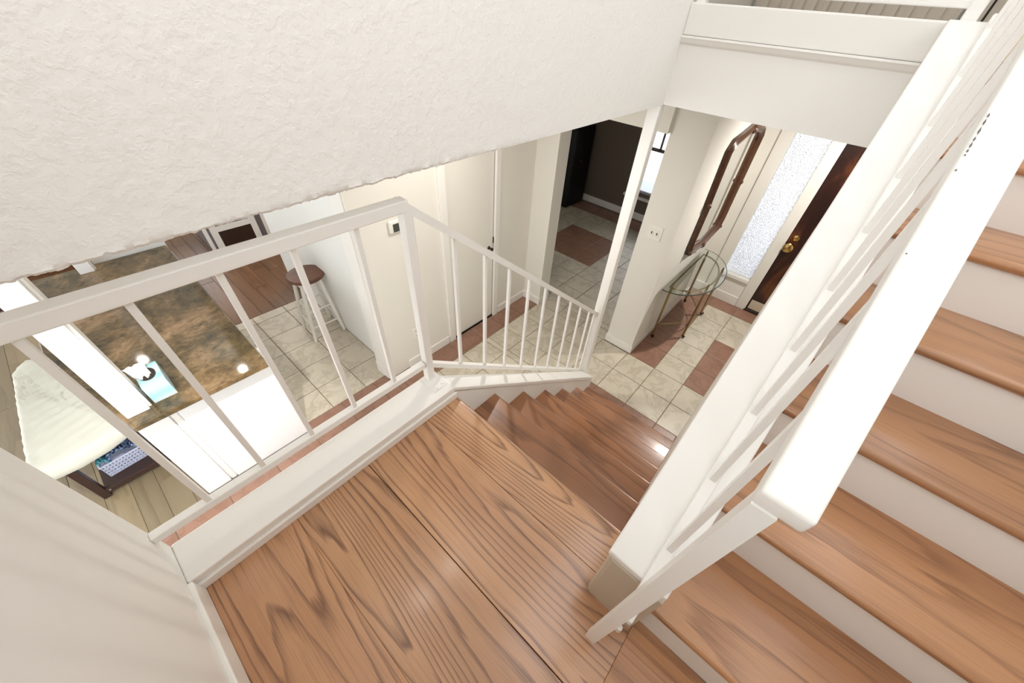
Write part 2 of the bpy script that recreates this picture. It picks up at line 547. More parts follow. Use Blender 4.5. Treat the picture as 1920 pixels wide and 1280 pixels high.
# the header under the upper floor with its fascia
struct('wall_header', box((1.452, -0.93, 0.905), (1.56, 0.18, 1.272)), M_beam, 'white header wall carrying the upper floor across the stairwell')
g = G(); g.box((1.437, -0.79, 1.168), (1.4525, 0.0605, 1.274), 0.006)
struct('trim_1', g, M_trim, 'flat white fascia board along the top of the header')
g = G(); g.prism([(1.4525, 1.136), (1.4525, 1.1675), (1.430, 1.1675), (1.428, 1.160), (1.434, 1.155), (1.436, 1.147), (1.443, 1.140)], -0.795, 0.0605, 'XZ')
struct('trim_2', g, M_trim, 'narrow white moulding strip under the header fascia', smooth=True)
def plain_window(name, label, lo, hi, axis, bars):
    w_ = thing(name, label, 'window', ((lo[0] + hi[0]) / 2, (lo[1] + hi[1]) / 2, lo[2])); w_['kind'] = 'structure'; del w_['category']
    e = 0.05
    i = 0 if axis == 'Y' else 1     # the axis across the wall
    j = 1 - i
    def bx(u0, u1, z0, z1, nm):
        a_ = [0, 0, z0]; b__ = [0, 0, z1]
        a_[i], b__[i] = lo[i], hi[i]
        a_[j], b__[j] = u0, u1
        part(nm, box(a_, b__, 0.004), M_trim, w_)
    bx(lo[j], lo[j] + e, lo[2], hi[2], 'frame'); bx(hi[j] - e, hi[j], lo[2], hi[2], 'frame')
    bx(lo[j], hi[j], lo[2], lo[2] + e, 'sill'); bx(lo[j], hi[j], hi[2] - e, hi[2], 'frame')
    for k in range(bars):
        u = lo[j] + (hi[j] - lo[j]) * (k + 1) / (bars + 1)
        bx(u - 0.02, u + 0.02, lo[2], hi[2], 'mullion')
struct('ceiling_stairwell', G().box((XB - 0.12, -2.07, 3.6), (4.2, -1.2, 3.72)).box((XB - 0.12, -0.45, 3.6), (4.2, 0.65, 3.72)).box((XB - 0.12, -1.2, 3.6), (-0.1, -0.45, 3.72)).box((2.4, -1.2, 3.6), (4.2, -0.45, 3.72)), M_ceil, 'white ceiling high above the stairs with an unseen opening added for sky light')  # ceiling opening is added, sized to let in sky light
plain_window('window_fill_back', 'wide unseen window added behind the landing for light', (XB - 0.09, -1.80, 1.35), (XB - 0.03, -0.25, 3.1), 'Y', 1)  # added out of view so daylight reaches the risers and header
plain_window('window_fill_right', 'wide unseen window added above the upper flight for light', (-0.3, -2.04, 1.9), (2.6, -1.98, 3.2), 'X', 2)  # added out of view so daylight reaches the textured wall
# upper storey seen past the header
struct('floor_upper', G().box((1.56, -0.93, 1.09), (4.05, 0.55, 1.160)).box((1.37, -1.95, 1.09), (4.05, -0.93, 1.160)), M_lam_lit, 'floor of the upper storey behind the header')
struct('wall_front_upper', box((4.05, -2.07, CEIL), (4.2, 3.7, 3.6)), M_wall2, 'cream upper storey wall behind the vertical blinds')
struct('ceiling', box((1.56, -1.95, CEIL), (4.05, 0.0, 1.09)), M_ceil, 'white ceiling of the entry hall')
struct('ceiling_hall', box((-3.4, 0.18, CEIL), (2.42, 6.6, 1.10)), M_ceil, 'white ceiling over hall, kitchen and dining corner')

struct('wall_upper_side', box((1.56, 0.55, 1.09), (4.05, 0.65, 3.6)), M_wall2, 'cream side wall of the upper storey')
bl = thing('vertical_blind', 'cream vertical blinds hanging upstairs beyond the header', 'blinds', (3.98, -0.2, 1.17))
part('head_rail', box((3.96, -0.86, 3.28), (4.01, 0.50, 3.33)), M_trim, bl)
slat = G().prism([(-0.049, 0.0), (-0.02, 0.006), (0.02, 0.006), (0.049, 0.0), (0.02, 0.003), (-0.02, 0.003)], 0, 2.1, 'XY').mesh('slat', M_blind)
for k in range(15):
    s = place('slat', slat, bl, (3.97, 0.46 - 0.09 * k, 1.18))
    s.rotation_euler.z = math.radians(84 + random.uniform(-3, 3))
cl = thing('mirrored_closet', 'mirrored closet doors with thin dark and brass edges upstairs', 'closet', (3.95, -1.4, 1.17))
for k, (a, b_) in enumerate(((-0.98, -0.90), (-1.06, -0.985), (-1.22, -1.075), (-1.40, -1.235), (-1.9, -1.41))):
    part('door_panel', box((3.94, a, 1.17), (3.975, b_, 3.2)), M_blind, cl)
for y in (-0.982, -1.068, -1.228, -1.405):
    part('edge_strip', box((3.935, y - 0.006, 1.17), (3.96, y + 0.006, 3.2)), M_gap if y in (-0.982, -1.068) else M_brass, cl)

gr = thing('upper_guard_rail', 'white guard rail standing on the upper floor edge, only its foot visible', 'railing', (1.50, -0.36, 1.272))
part('bottom_rail', box((1.487, -0.845, 1.306), (1.513, 0.06, 1.327), 0.004), M_rail, gr)
part('top_rail', box((1.48, -0.845, 2.02), (1.52, 0.06, 2.05), 0.004), M_rail, gr)
gb = box((-0.009, -0.009, 0), (0.009, 0.009, 0.70)).mesh('baluster', M_rail)
for k in range(5):
    place('baluster', gb, gr, (1.50, -0.03 - 0.15 * k, 1.325))
part('post', box((1.48, -0.85, 1.2735), (1.52, -0.81, 2.02), 0.004), M_rail, gr)
part('post', box((1.48, 0.02, 1.272), (1.52, 0.058, 2.02), 0.004), M_rail, gr)

# ------------------------------------------------------------------ stair side wall, curb and caps
g = G(); g.prism([(XB, 0.043), (-0.02, 0.043), (1.462, -1.108), (1.462, ZF), (XB, ZF)], 0.0, 0.086, 'XZ')
struct('wall_stair_side', g, M_trim, 'white closed stringer wall beside the landing and lower flight')
g = G(); g.prism([(XB, 0.043), (XB, 0.068), (-0.012, 0.068), (-0.012, 0.043)], -0.004, 0.130, 'XZ', 0.005)
struct('trim_3', g, M_rail, 'white level cap board on the landing curb')
g = G(); g.prism([(-0.016, 0.045), (-0.014, 0.0675), (1.470, -1.078), (1.470, -1.112), (1.455, -1.108)], -0.004, 0.090, 'XZ', 0.005)
struct('trim_4', g, M_rail, 'white sloping cap board beside the lower flight')
g = G(); g.box((XB, -0.010, 0.0), (-0.005, 0.001, 0.034), 0.003)
struct('baseboard_left', g, M_trim, 'white baseboard strip along the landing curb')
g = G(); g.box((XB - 0.001, -1.95, 0.0), (XB + 0.012, -0.010, 0.075), 0.004)
struct('baseboard_back', g, M_trim, 'white baseboard at the foot of the near landing wall')

# knee wall between the flights
ZC, XC = 0.3034, -0.21
def zcap(x):
    return ZC + M2 * (x - XC)
XT = XC + (1.272 - ZC) / M2
g = G(); g.prism([(XC + 0.002, 0.0), (XC + 0.002, ZC - 0.022), (XT, 1.25), (1.455, 1.25), (1.455, ZF), (0.05, ZF), (0.05, -0.2), (0.0, -0.03)], -0.926, -W, 'XZ')
kw = struct('wall_knee', g, M_trim, 'white knee wall between the two flights')
g = G(); g.prism([(XC, ZC), (XC, ZC - 0.022), (XT, 1.25), (1.56, 1.25), (1.56, 1.2735), (XT, 1.2735)], -0.926, -0.782, 'XZ', 0.004)
struct('trim_5', g, M_rail, 'broad white sloping cap on the knee wall')
# rounded end face of the knee wall on the landing
g = G(); g.prism([(XC - 0.004, -0.926), (XC - 0.004, -0.80), (XC - 0.0005, -0.7915), (XC + 0.012, -0.788), (XC + 0.03, -0.788), (XC + 0.03, -0.926)], 0.0, ZC - 0.024, 'XY')
struct('trim_6', g, M_end_shade, 'end board of the knee wall on the landing, shade put into its tan')

# ------------------------------------------------------------------ stairs
def tread_mesh(name, x0, x1, y0, y1, zt, th, mat, left_nose=False):
    """board with a bullnose along its front edge; front = x1 (lower flight) or x0 (upper flight)"""
    r = th / 2
    pts = []
    if left_nose:
        arc = [(x0 + r - r * math.sin(a), zt - r + r * math.cos(a)) for a in [math.pi * k / 8 for k in range(9)]]
        pts = [(x1, zt)] + arc + [(x1, zt - th)]
    else:
        arc = [(x1 - r + r * math.sin(a), zt - r + r * math.cos(a)) for a in [math.pi * k / 8 for k in range(9)]]
        pts = [(x0, zt)] + arc + [(x0, zt - th)]
    return G().prism(pts, y0, y1, 'XZ')
TH = 0.0276
lf = thing('lower_stairs', 'lower flight of oak stairs descending to the tiled hall', 'stairs', (0.7, -0.4, ZF))
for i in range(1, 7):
    part('tread', tread_mesh('tread', (i - 1) * T - 0.022, i * T, -W, -0.0005, -i * H, TH, M_oak_shade), M_oak_shade, lf, True)
for k in range(1, 8):
    part('riser', box(((k - 1) * T - 0.040, -W, -k * H if k < 7 else ZF), ((k - 1) * T - 0.022, -0.0005, -(k - 1) * H - TH)), M_riser, lf)

ld = thing('landing', 'oak landing of wide boards between the two flights', 'landing', (-0.45, -0.9, 0))
def board(x0, x1, y0, y1, mat=M_oak, nose=False):
    if nose:
        part('board', tread_mesh('board', x0, x1, y0, y1, 0.0, TH, mat), mat, ld, True)
    else:
        g = G(); g.box((x0, y0, -TH), (x1, y1, 0.0), 0.0012, 1)
        part('board', g, mat, ld)
gp = 0.0011
board(XB, -0.666 - gp / 4, YU, 0.0)
board(-0.666, -0.4188 - gp, YU, 0.0)
board(-0.4188 + gp, -0.1597 - gp / 2, YU, 0.0)
board(-0.1597 + gp / 2, 0.0, -W + 0.001, 0.0, nose=True)
for a, b_ in ((XB, -0.68), (-0.68, -0.44), (-0.44, XR - 0.004)):
    board(a, b_ - gp / 3 if b_ < -0.4 else b_, -1.95, YU - 0.0003, M_oakr)
part('subfloor', box((XB, -1.95, -0.16), (-0.045, -0.001, -TH - 0.002)), M_gap, ld)
g = G(); g.box((-0.159, YU, -TH), (XC - 0.0, -0.80, 0.0))
part('board', box((-0.21, YU, -TH), (-0.1605, -W, -0.0005)), M_oak, ld)

uf = thing('upper_stairs', 'upper flight of oak treads with white risers rising to the right', 'stairs', (0.6, -1.45, 0))
for k in range(1, 8):
    xn = XR + (k - 1) * T2
    xe = xn + T2 + 0.018 if k < 7 else xn + 0.09
    part('tread', tread_mesh('tread', xn - 0.0225, xe, -1.95, YU - 0.001, k * H2, TH, M_oakr, True), M_oakr, uf, True)
    part('riser', box((xn - 0.004, -1.95, (k - 1) * H2), (xn + 0.014, YU - 0.001, k * H2 - TH)), M_riser, uf)
g = G(); g.prism([(XR + 0.03, -0.02), (XR + 6 * T2, 6 * H2 - 0.04), (XR + 6 * T2, 6 * H2 - 0.24), (XR + 0.45, 0.0)], -1.949, -1.90, 'XZ')
part('carriage', g, M_trim, uf)

# ------------------------------------------------------------------ left railing (level + raking, one welded frame)
lr = thing('stair_railing', 'white metal railing with slim balusters along landing curb and lower flight', 'railing', (-0.05, 0.105, 0.068))
YB0, YB1 = 0.087, 0.125
part('handrail', box((XB - 0.0, YB0, 0.776), (-0.046, YB1, 0.810), 0.003), M_rail, lr)
def rake_bar(x0, x1, zt0, zt1, th, y0, y1, bev=0.003):
    return G().prism([(x0, zt0), (x1, zt1), (x1, zt1 - th), (x0, zt0 - th)], y0, y1, 'XZ', bev)
part('sloping_handrail', rake_bar(-0.062, 1.432, 0.812, -0.410, 0.032, YB0 + 0.0005, YB1 - 0.0005, 0.0), M_rail, lr)
part('bottom_rail', box((XB, 0.094, 0.148), (-0.068, 0.120, 0.174), 0.003), M_rail, lr)
part('sloping_bottom_rail', rake_bar(-0.036, 1.432, 0.152, -1.036, 0.024, 0.094, 0.120, 0.0), M_rail, lr)
part('post', box((-0.066, 0.088, 0.068), (-0.035, 0.122, 0.778), 0.003), M_rail, lr)
g = G(); g.box((-0.085, 0.03, 0.067), (-0.017, 0.126, 0.073), 0.002)
fl = part('base_flange', g, M_rail, lr)
for x, y in ((-0.035, 0.045), (-0.065, 0.04)):
    part('bolt', G().lathe([(0.0, 0.078), (0.006, 0.077), (0.007, 0.072)], (x, y, 0), seg=10), M_rail, fl, True)
bal_l = box((-0.0065, -0.0075, 0), (0.0065, 0.0075, 0.604)).mesh('baluster', M_rail)
for x in (-0.790, -0.652, -0.507, -0.359, -0.202):
    place('baluster', bal_l, lr, (x, 0.105, 0.173))
for x in [0.118 + 0.1492 * k for k in range(9)] + [1.405]:
    zt = 0.822 - (x + 0.062) / 1.494 * 1.222 - 0.040
    zb = 0.152 - (x + 0.036) / 1.468 * 1.188 - 0.004
    part('baluster', box((x - 0.006, 0.0985, zb), (x + 0.006, 0.1115, zt)), M_rail, lr)
solo('support_post', box((1.432, 0.062, -1.06), (1.480, 0.126, 0.905), 0.004), M_rail,
     'slim white square post from the lower stair end up to the header corner', 'post', (1.456, 0.094, -1.06))

# ------------------------------------------------------------------ right railing on the knee wall
rr = thing('upper_stair_railing', 'white railing with broad handrail on the knee wall beside the upper flight', 'railing', (-0.305, -0.87, 0))
XN = -0.3055
def zh(x):
    return 0.8805 + M2 * (x - XN)
XE = 1.46
g = G()
HY0, HY1, HT = -0.9065, -0.856, 0.030
ends = [(XN, zh(XN) - HT), (XN, zh(XN))]
g.prism([(XN, zh(XN)), (XE, zh(XE)), (XE, zh(XE) - HT), (XN + 0.012, zh(XN) - HT + 0.004), (XN + 0.002, zh(XN) - HT + 0.004)], HY0, HY1, 'XZ', 0.0045, 3)
part('handrail', g, M_rail, rr, True)
for x, l_ in ((0.126, 0.007), (0.1155, 0.010), (0.103, 0.012), (0.0945, 0.007), (0.0855, 0.009), (0.080, 0.005), (0.0755, 0.003), (0.056, 0.003), (-0.047, 0.002)):
    g = G(); g.poly([(x, -0.8592, zh(x) + 0.0003), (x + l_ * 0.5, -0.8600, zh(x + l_ * 0.5) + 0.0003), (x + l_, -0.8588, zh(x + l_) + 0.0003), (x + l_ * 0.4, -0.8578, zh(x + l_ * 0.4) + 0.0001)], [(0, 1, 2, 3)])
    part('paint_chip', g, M_slot, rr)
# flat bar newel, leaning slightly towards the upper flight
g = G()
def bar(b0, b1, w, d):
    (xa, ya, za), (xb, yb, zb) = b0, b1
    p = [(xa, ya - w, za), (xa + d, ya - w, za), (xa + d, ya, za), (xa, ya, za), (xb, yb - w, zb), (xb + d, yb - w, zb), (xb + d, yb, zb), (xb, yb, zb)]
    return p
g.poly(bar((XN, -0.846, 0.0), (XN, -0.858, 0.855), 0.026, 0.020), [(3, 2, 1, 0), (4, 5, 6, 7), (0, 1, 5, 4), (1, 2, 6, 5), (2, 3, 7, 6), (3, 0, 4, 7)])
part('newel_bar', g, M_rail, rr)
part('bottom_rail', rake_bar(XN + 0.018, 1.29, zcap(XN + 0.018) + 0.016, zcap(1.29) + 0.016, 0.020, -0.893, -0.867), M_rail, rr)
for k in range(10):
    x = -0.140 + 0.1537 * k
    part('baluster', box((x - 0.0068, -0.887, zcap(x) + 0.006), (x + 0.0068, -0.8735, zh(x) - HT + 0.004)), M_rail, rr)
g = G(); g.lathe([(0.0, 0.020), (0.008, 0.019), (0.010, 0.0)], (-0.232, -0.905, 0.0), seg=12)
part('foot', g, M_rail, rr, True)

# ------------------------------------------------------------------ lower floors
S = 0.305
XT0, YT0 = 1.9746, 0.0072
fh = struct('floor', G().box((-3.4, -1.95, ZF - 0.1), (-0.4, 1.402, ZF - 0.004)).box((-0.4, -1.95, ZF - 0.1), (4.05, 1.43, ZF - 0.004)), M_grout, 'tiled floor of hall and entry in tan with russet bands')
GR = 0.0030
TILE = {}
def tile_mesh(w, d, mat):
    key = (round(w, 3), round(d, 3), mat.name)
    if key not in TILE:
        g = G()
        a, b_ = w / 2 - GR, d / 2 - GR
        e = 0.002
        g.poly([(-a, -b_, -0.006), (a, -b_, -0.006), (a, b_, -0.006), (-a, b_, -0.006),
                (-a, -b_, -0.001), (a, -b_, -0.001), (a, b_, -0.001), (-a, b_, -0.001),
                (-a + e, -b_ + e, 0), (a - e, -b_ + e, 0), (a - e, b_ - e, 0), (-a + e, b_ - e, 0)],
               [(0, 1, 5, 4), (1, 2, 6, 5), (2, 3, 7, 6), (3, 0, 4, 7), (4, 5, 9, 8), (5, 6, 10, 9), (6, 7, 11, 10), (7, 4, 8, 11), (8, 9, 10, 11)])
        TILE[key] = g.mesh('tile', mat)
    return TILE[key]
def lay(parent, x0, x1, y0, y1, mat_of, xo=XT0, yo=YT0):
    """cut the region into cells of the tile grid"""
    import math as mm
    xs = [x0] + [xo + S * k for k in range(-40, 40) if x0 + 0.02 < xo + S * k < x1 - 0.02] + [x1]
    ys = [y0] + [yo + S * k for k in range(-40, 40) if y0 + 0.02 < yo + S * k < y1 - 0.02] + [y1]
    for a, b_ in zip(xs, xs[1:]):
        for c, d in zip(ys, ys[1:]):
            place('tile', tile_mesh(b_ - a, d - c, mat_of((a + b_) / 2, (c + d) / 2)), parent, ((a + b_) / 2, (c + d) / 2, ZF))
def hall_mat(x, y):
    if x < 1.67 and y < 0.30 and x > 1.4:
        return M_brn
    if y > 1.2:
        return M_brn
    if x > 3.8:
        return M_brn
    if x > 2.28 and y > -0.298:
        return M_brn
    if 2.28 < x < 3.195 and -0.908 < y < -0.603:
        return M_brn
    return M_tan
lay(fh, 1.425, 1.6696, -0.7946, 1.2010, hall_mat)               # strip at the foot of the stairs
lay(fh, 1.6696, 2.2796, -1.2128, 1.2010, hall_mat)
lay(fh, 2.2796, 4.045, -1.2128, 0.0072, hall_mat)
lay(fh, -1.38, 1.425, 0.13, 1.2010, hall_mat)
lay(fh, -1.9, -0.36, 1.2010, 1.400, lambda x, y: M_brn, xo=0.2946 - 0.042)
lay(fh, -0.36, 0.385, 1.2010, 1.506, lambda x, y: M_brn, xo=0.2946 - 0.042)
lay(fh, 0.385, 2.24, 1.2010, 1.43, lambda x, y: M_brn)
lay(fh, 2.2796, 2.44, 0.30, 1.19, lambda x, y: M_tan)

fk = struct('floor_kitchen', box((-0.40, 1.43, ZF - 0.1), (0.47, 3.13, ZF - 0.004)), M_grout, 'tiled kitchen passage floor under the bar stool')
lay(fk, -0.36, 0.47, 1.506, 3.13, lambda x, y: M_tan, xo=-0.12, yo=2.09)
# plank floors
def planks(parent, x0, x1, y0, y1, w, mat):
    k = 0
    x = x0
    while x < x1 - 0.01:
        xe = min(x + w, x1)
        y = y0
        off = random.uniform(0.2, 1.2)
        cuts = [y0]
        yy = y0 + off
        while yy < y1 - 0.2:
            cuts.append(yy); yy += 1.25
        cuts.append(y1)
        for a, b_ in zip(cuts, cuts[1:]):
            key = ('p', round(xe - x, 3), round(b_ - a, 2), mat.name)
            if key not in TILE:
                gg = G(); ww, dd = (xe - x) / 2 - 0.0008, (b_ - a) / 2 - 0.0008
                gg.poly([(-ww, -dd, -0.008), (ww, -dd, -0.008), (ww, dd, -0.008), (-ww, dd, -0.008), (-ww, -dd, -0.0015), (ww, -dd, -0.0015), (ww, dd, -0.0015), (-ww, dd, -0.0015),
                         (-ww + .0015, -dd + .0015, 0), (ww - .0015, -dd + .0015, 0), (ww - .0015, dd - .0015, 0), (-ww + .0015, dd - .0015, 0)],
                        [(0, 1, 5, 4), (1, 2, 6, 5), (2, 3, 7, 6), (3, 0, 4, 7), (4, 5, 9, 8), (5, 6, 10, 9), (6, 7, 11, 10), (7, 4, 8, 11), (8, 9, 10, 11)])
                TILE[key] = gg.mesh('plank', mat)
            place('plank', TILE[key], parent, ((x + xe) / 2, (a + b_) / 2, ZF))
        x = xe
fd = struct('floor_dining', box((-3.4, 1.402, ZF - 0.1), (-0.405, 4.3, ZF - 0.007)), M_gap, 'plank floor of the dining corner, daylight put into its colour')
planks(fd, -2.42, -1.05, 1.404, 4.3, 0.13, M_lam_lit)
fw = struct('floor_far', box((-3.4, 4.3, ZF - 0.1), (1.6, 6.6, ZF - 0.007)), M_gap, 'plank floor at the far side of the kitchen, shade put into its colour')
planks(fw, -2.42, 1.5, 4.3, 6.5, 0.13, M_lam_shade)
fm = struct('floor_galley', box((-0.40, 3.13, ZF - 0.1), (1.6, 4.3, ZF - 0.007)), M_gap, 'plank floor beside the kitchen peninsula, shade put into its colour')
planks(fm, -0.40, 1.5, 3.13, 4.3, 0.13, M_lam_shade)

struct('floor_subfloor', box((-3.4, -1.95, ZF - 0.3), (5.47, 6.6, ZF - 0.11)), M_gap, 'concrete slab under the lower storey')
# ------------------------------------------------------------------ lower walls
struct('wall_hall', G().box((0.385, 1.43, ZF), (1.14, 1.55, CEIL)).box((1.735, 1.43, ZF), (2.26, 1.55, CEIL)).box((1.14, 1.43, 0.66), (1.735, 1.55, CEIL)), M_wall2, 'cream hall wall with thermostat and closet door')
struct('wall_bar', G().box((0.47, 1.55, ZF), (0.59, 3.53, CEIL)), M_wallw, 'white wall behind the bar stool')
struct('trim_7', G().box((0.376, 1.445, ZF), (0.4715, 1.60, CEIL), 0.004), M_trim, 'white corner jamb where the hall wall meets the bar wall')
struct('wall_den_front', G().box((2.25, 1.19, ZF), (2.42, 1.55, CEIL)).box((2.25, 0.29, 0.62), (2.42, 1.19, CEIL)).box((2.30, 0.0, ZF), (2.42, 0.29, CEIL)), M_wall2, 'cream wall around the open doorway to the dark room')
struct('wall_entry', box((2.42, 0.0, ZF), (4.05, 0.12, CEIL)), M_wall2, 'cream entry wall carrying the mirror')
g = G()
g.box((4.05, -0.25, ZF), (4.18, 0.12, CEIL)); g.box((4.05, -0.66, ZF), (4.18, -0.565, CEIL)); g.box((4.05, -0.565, ZF), (4.18, -0.25, -1.01)); g.box((4.05, -2.07, ZF), (4.18, -1.61, CEIL)); g.box((4.05, -1.61, 0.70), (4.18, -0.66, CEIL)); g.box((4.05, -0.565, 0.78), (4.18, -0.25, CEIL))
struct('wall_front', g, M_wall2, 'cream front wall with sidelight and entry door')
def base(name, lo, hi, label):
    struct(name, G().box(lo, hi, 0.004), M_trim, label)
base('baseboard_hall', (0.60, 1.417, ZF), (1.085, 1.431, ZF + 0.09), 'white baseboard under the thermostat')
base('baseboard_closet', (1.79, 1.417, ZF), (2.24, 1.431, ZF + 0.09), 'white baseboard between closet door and doorway')
base('baseboard_jamb', (2.237, 1.182, ZF), (2.432, 1.43, ZF + 0.09), 'white baseboard wrapping the doorway stub')
base('baseboard_pillar', (2.287, -0.013, ZF), (2.42, 0.298, ZF + 0.09), 'white baseboard around the light switch pillar')
base('baseboard_entry', (2.42, -0.013, ZF), (4.05, 0.002, ZF + 0.085), 'white baseboard below the mirror wall')
base('baseboard_bar', (0.372, 1.50, ZF), (0.60, 1.61, ZF + 0.12), 'white corner plinth of the bar wall')

# closet door
d = thing('door_1', 'plain cream closet door in the hall wall', 'door', (1.44, 1.43, ZF)); d['kind'] = 'structure'; del d['category']
part('door_leaf', box((1.172, 1.437, ZF + 0.018), (1.706, 1.47, 0.62), 0.002), M_wall2, d)
part('casing', box((1.095, 1.412, ZF), (1.165, 1.436, 0.70), 0.004), M_trim, d)
part('casing', box((1.712, 1.412, ZF), (1.775, 1.436, 0.70), 0.004), M_trim, d)
part('casing', box((1.095, 1.412, 0.63), (1.775, 1.436, 0.70), 0.004), M_trim, d)
part('stop', box((1.165, 1.455, ZF), (1.172, 1.475, 0.63)), M_gap, d)
part('threshold_shade', box((1.165, 1.450, ZF - 0.01), (1.712, 1.60, ZF + 0.03)), M_gap, d)  # near-black block stands for the shade under the door
part('hinge', G().lathe([(0, 0), (0.006, 0), (0.006, 0.085), (0, 0.085)], (1.168, 1.434, ZF + 0.17), seg=8), M_trim, d, True)
part('knob', G().lathe([(0.0, 0.0), (0.014, 0.002), (0.017, 0.014), (0.010, 0.026), (0.008, 0.040), (0.016, 0.046), (0.018, 0.053)], (1.652, 1.384, -0.515), 'Y', 14), M_dark, d, True)
part('strike_plate', box((1.704, 1.428, -0.48), (1.713, 1.437, -0.42)), M_dark, d)

# thermostat, outlet, door stop, switch
t = thing('thermostat', 'small white wall thermostat with grey display', 'thermostat', (0.72, 1.43, 0.0))
part('body', box((0.640, 1.405, -0.032), (0.775, 1.431, 0.062), 0.014, 3), M_plate, t, True)
part('display', box((0.668, 1.402, -0.022), (0.748, 1.407, 0.036)), M_lcd, t)
t = thing('wall_outlet', 'ivory electrical outlet low on the hall wall', 'outlet', (0.73, 1.43, -1.03))
part('plate', box((0.690, 1.424, -1.078), (0.762, 1.431, -0.962), 0.003), M_plate, t)
for z in (-1.047, -0.993):
    s = part('socket', box((0.712, 1.4215, z - 0.017), (0.740, 1.425, z + 0.017), 0.001), M_plate, t)
    for x in (0.720, 0.732):
        part('slot', box((x - 0.0016, 1.4205, z - 0.008), (x + 0.0016, 1.423, z + 0.008)), M_slot, s)
t = thing('door_stop', 'small spring door stop on the hall baseboard', 'door stop', (0.745, 1.40, -1.33))
part('spring', G().tube([(0.745, 1.417, -1.325), (0.75, 1.38, -1.33), (0.755, 1.352, -1.336)], 0.005, 8), M_bronze, t)
part('tip', G().tube([(0.755, 1.352, -1.336), (0.757, 1.338, -1.338)], 0.009, 10), M_plate, t)
t = thing('light_switch', 'ivory double light switch on the pillar', 'light switch', (2.30, 0.17, -0.09))
part('plate', box((2.293, 0.098, -0.150), (2.301, 0.222, -0.030), 0.003), M_plate, t)
for y in (0.137, 0.183):
    s = part('rocker', box((2.2905, y - 0.017, -0.123), (2.2945, y + 0.017, -0.057), 0.001), M_plate, t)
    part('toggle', box((2.283, y - 0.004, -0.099), (2.291, y + 0.004, -0.081)), M_slot, s)

# ------------------------------------------------------------------ front wall: sidelight window and door
w = thing('window_1', 'tall sidelight of hammered glass beside the front door', 'window', (4.05, -0.41, -1.0)); w['kind'] = 'structure'; del w['category']
part('glass_pane', box((4.09, -0.560, -0.995), (4.098, -0.255, 0.775)), M_tex, w)
part('casing', box((4.028, -0.255, ZF + 0.0), (4.051, -0.135, CEIL - 0.002), 0.005), M_wall2, w)
part('casing', box((4.028, -0.665, ZF + 0.0), (4.051, -0.562, CEIL - 0.002), 0.005), M_wall2, w)
part('sill', box((4.010, -0.562, -1.045), (4.092, -0.255, -0.998), 0.006), M_trim, w)
part('apron_panel', box((4.036, -0.560, -1.25), (4.051, -0.257, -1.045), 0.006), M_trim, w)
part('plinth', box((4.022, -0.560, ZF), (4.051, -0.015, ZF + 0.125), 0.006), M_trim, w)
fdn = thing('door_2', 'dark mahogany front door with brass knob', 'door', (4.05, -1.13, ZF)); fdn['kind'] = 'structure'; del fdn['category']
part('door_leaf', box((4.045, -1.60, ZF + 0.03), (4.09, -0.672, 0.69), 0.003), M_door, fdn)
part('jamb', box((4.04, -0.674, ZF), (4.10, -0.662, 0.70)), M_trim, fdn)
part('kick_plate', box((4.040, -1.58, ZF + 0.045), (4.047, -0.695, ZF + 0.165), 0.001), M_kick, fdn)
part('threshold', box((4.03, -1.61, ZF), (4.12, -0.665, ZF + 0.022), 0.004), M_dark, fdn)
kn = part('knob', G().lathe([(0.0, 0.0), (0.036, 0.001), (0.050, 0.012), (0.047, 0.028), (0.022, 0.040), (0.016, 0.050), (0.040, 0.055), (0.042, 0.062)], (3.983, -0.720, -0.492), 'X', 20), M_brass, fdn, True)
part('deadbolt', G().lathe([(0.0, 0.0), (0.014, 0.001), (0.016, 0.010), (0.029, 0.013), (0.031, 0.020)], (4.026, -0.742, -0.385), 'X', 18), M_brass, fdn, True)
struct('floor_driveway', box((7.4, -8, ZF - 0.25), (45, 8, ZF - 0.03)), M_drive, 'driveway outside beyond the porch, sun put into its pale colour')
struct('floor_porch', box((4.2, -6, ZF - 0.25), (7.4, 6, ZF - 0.02)), M_conc, 'concrete porch outside the front door, bluish shade put into its colour')
struct('ceiling_porch_shade', box((4.2, -3, 1.0), (6.6, 3, 1.1)), M_ceil, 'unseen roof added to shade the porch ground')  # added out of view to keep sky light off the near ground

# ------------------------------------------------------------------ mirror
mir = thing('wall_mirror', 'tall mirror in a carved dark walnut frame on the entry wall', 'mirror', (3.3, 0.0, -0.47))
out = [(2.79, 0.50), (2.86, 0.565), (3.05, 0.585), (3.30, 0.620), (3.55, 0.585), (3.72, 0.563), (3.79, 0.50), (3.80, 0.1), (3.785, 0.0), (3.80, -0.36), (3.76, -0.455), (3.55, -0.475), (3.32, -0.510), (3.08, -0.475), (2.90, -0.455), (2.85, -0.36), (2.855, 0.0), (2.83, 0.1)]
cx, cz = 3.31, 0.05
def inset(p, d):
    return (p[0] + (d if p[0] < cx else -d) * (1 if abs(p[0] - cx) > 0.33 else 0.0), p[1] + (d if p[1] < cz else -d) * (1 if abs(p[1] - cz) > 0.38 else 0.0))
inn = [inset(p, 0.065) for p in out]
g = G(); n = len(out)
prof = [(0.0, -0.004), (0.0, -0.030), (0.3, -0.052), (0.55, -0.036), (0.8, -0.040), (1.0, -0.022), (1.0, -0.006)]
rings = []
for f_, y in prof:
    rings.append([g.bm.verts.new((a[0] + (b_[0] - a[0]) * f_, y, a[1] + (b_[1] - a[1]) * f_)) for a, b_ in zip(out, inn)])
for A, B in zip(rings, rings[1:]):
    for k in range(n):
        g.bm.faces.new((A[k], A[(k + 1) % n], B[(k + 1) % n], B[k]))
fr = part('frame', g, M_frame, mir, True)
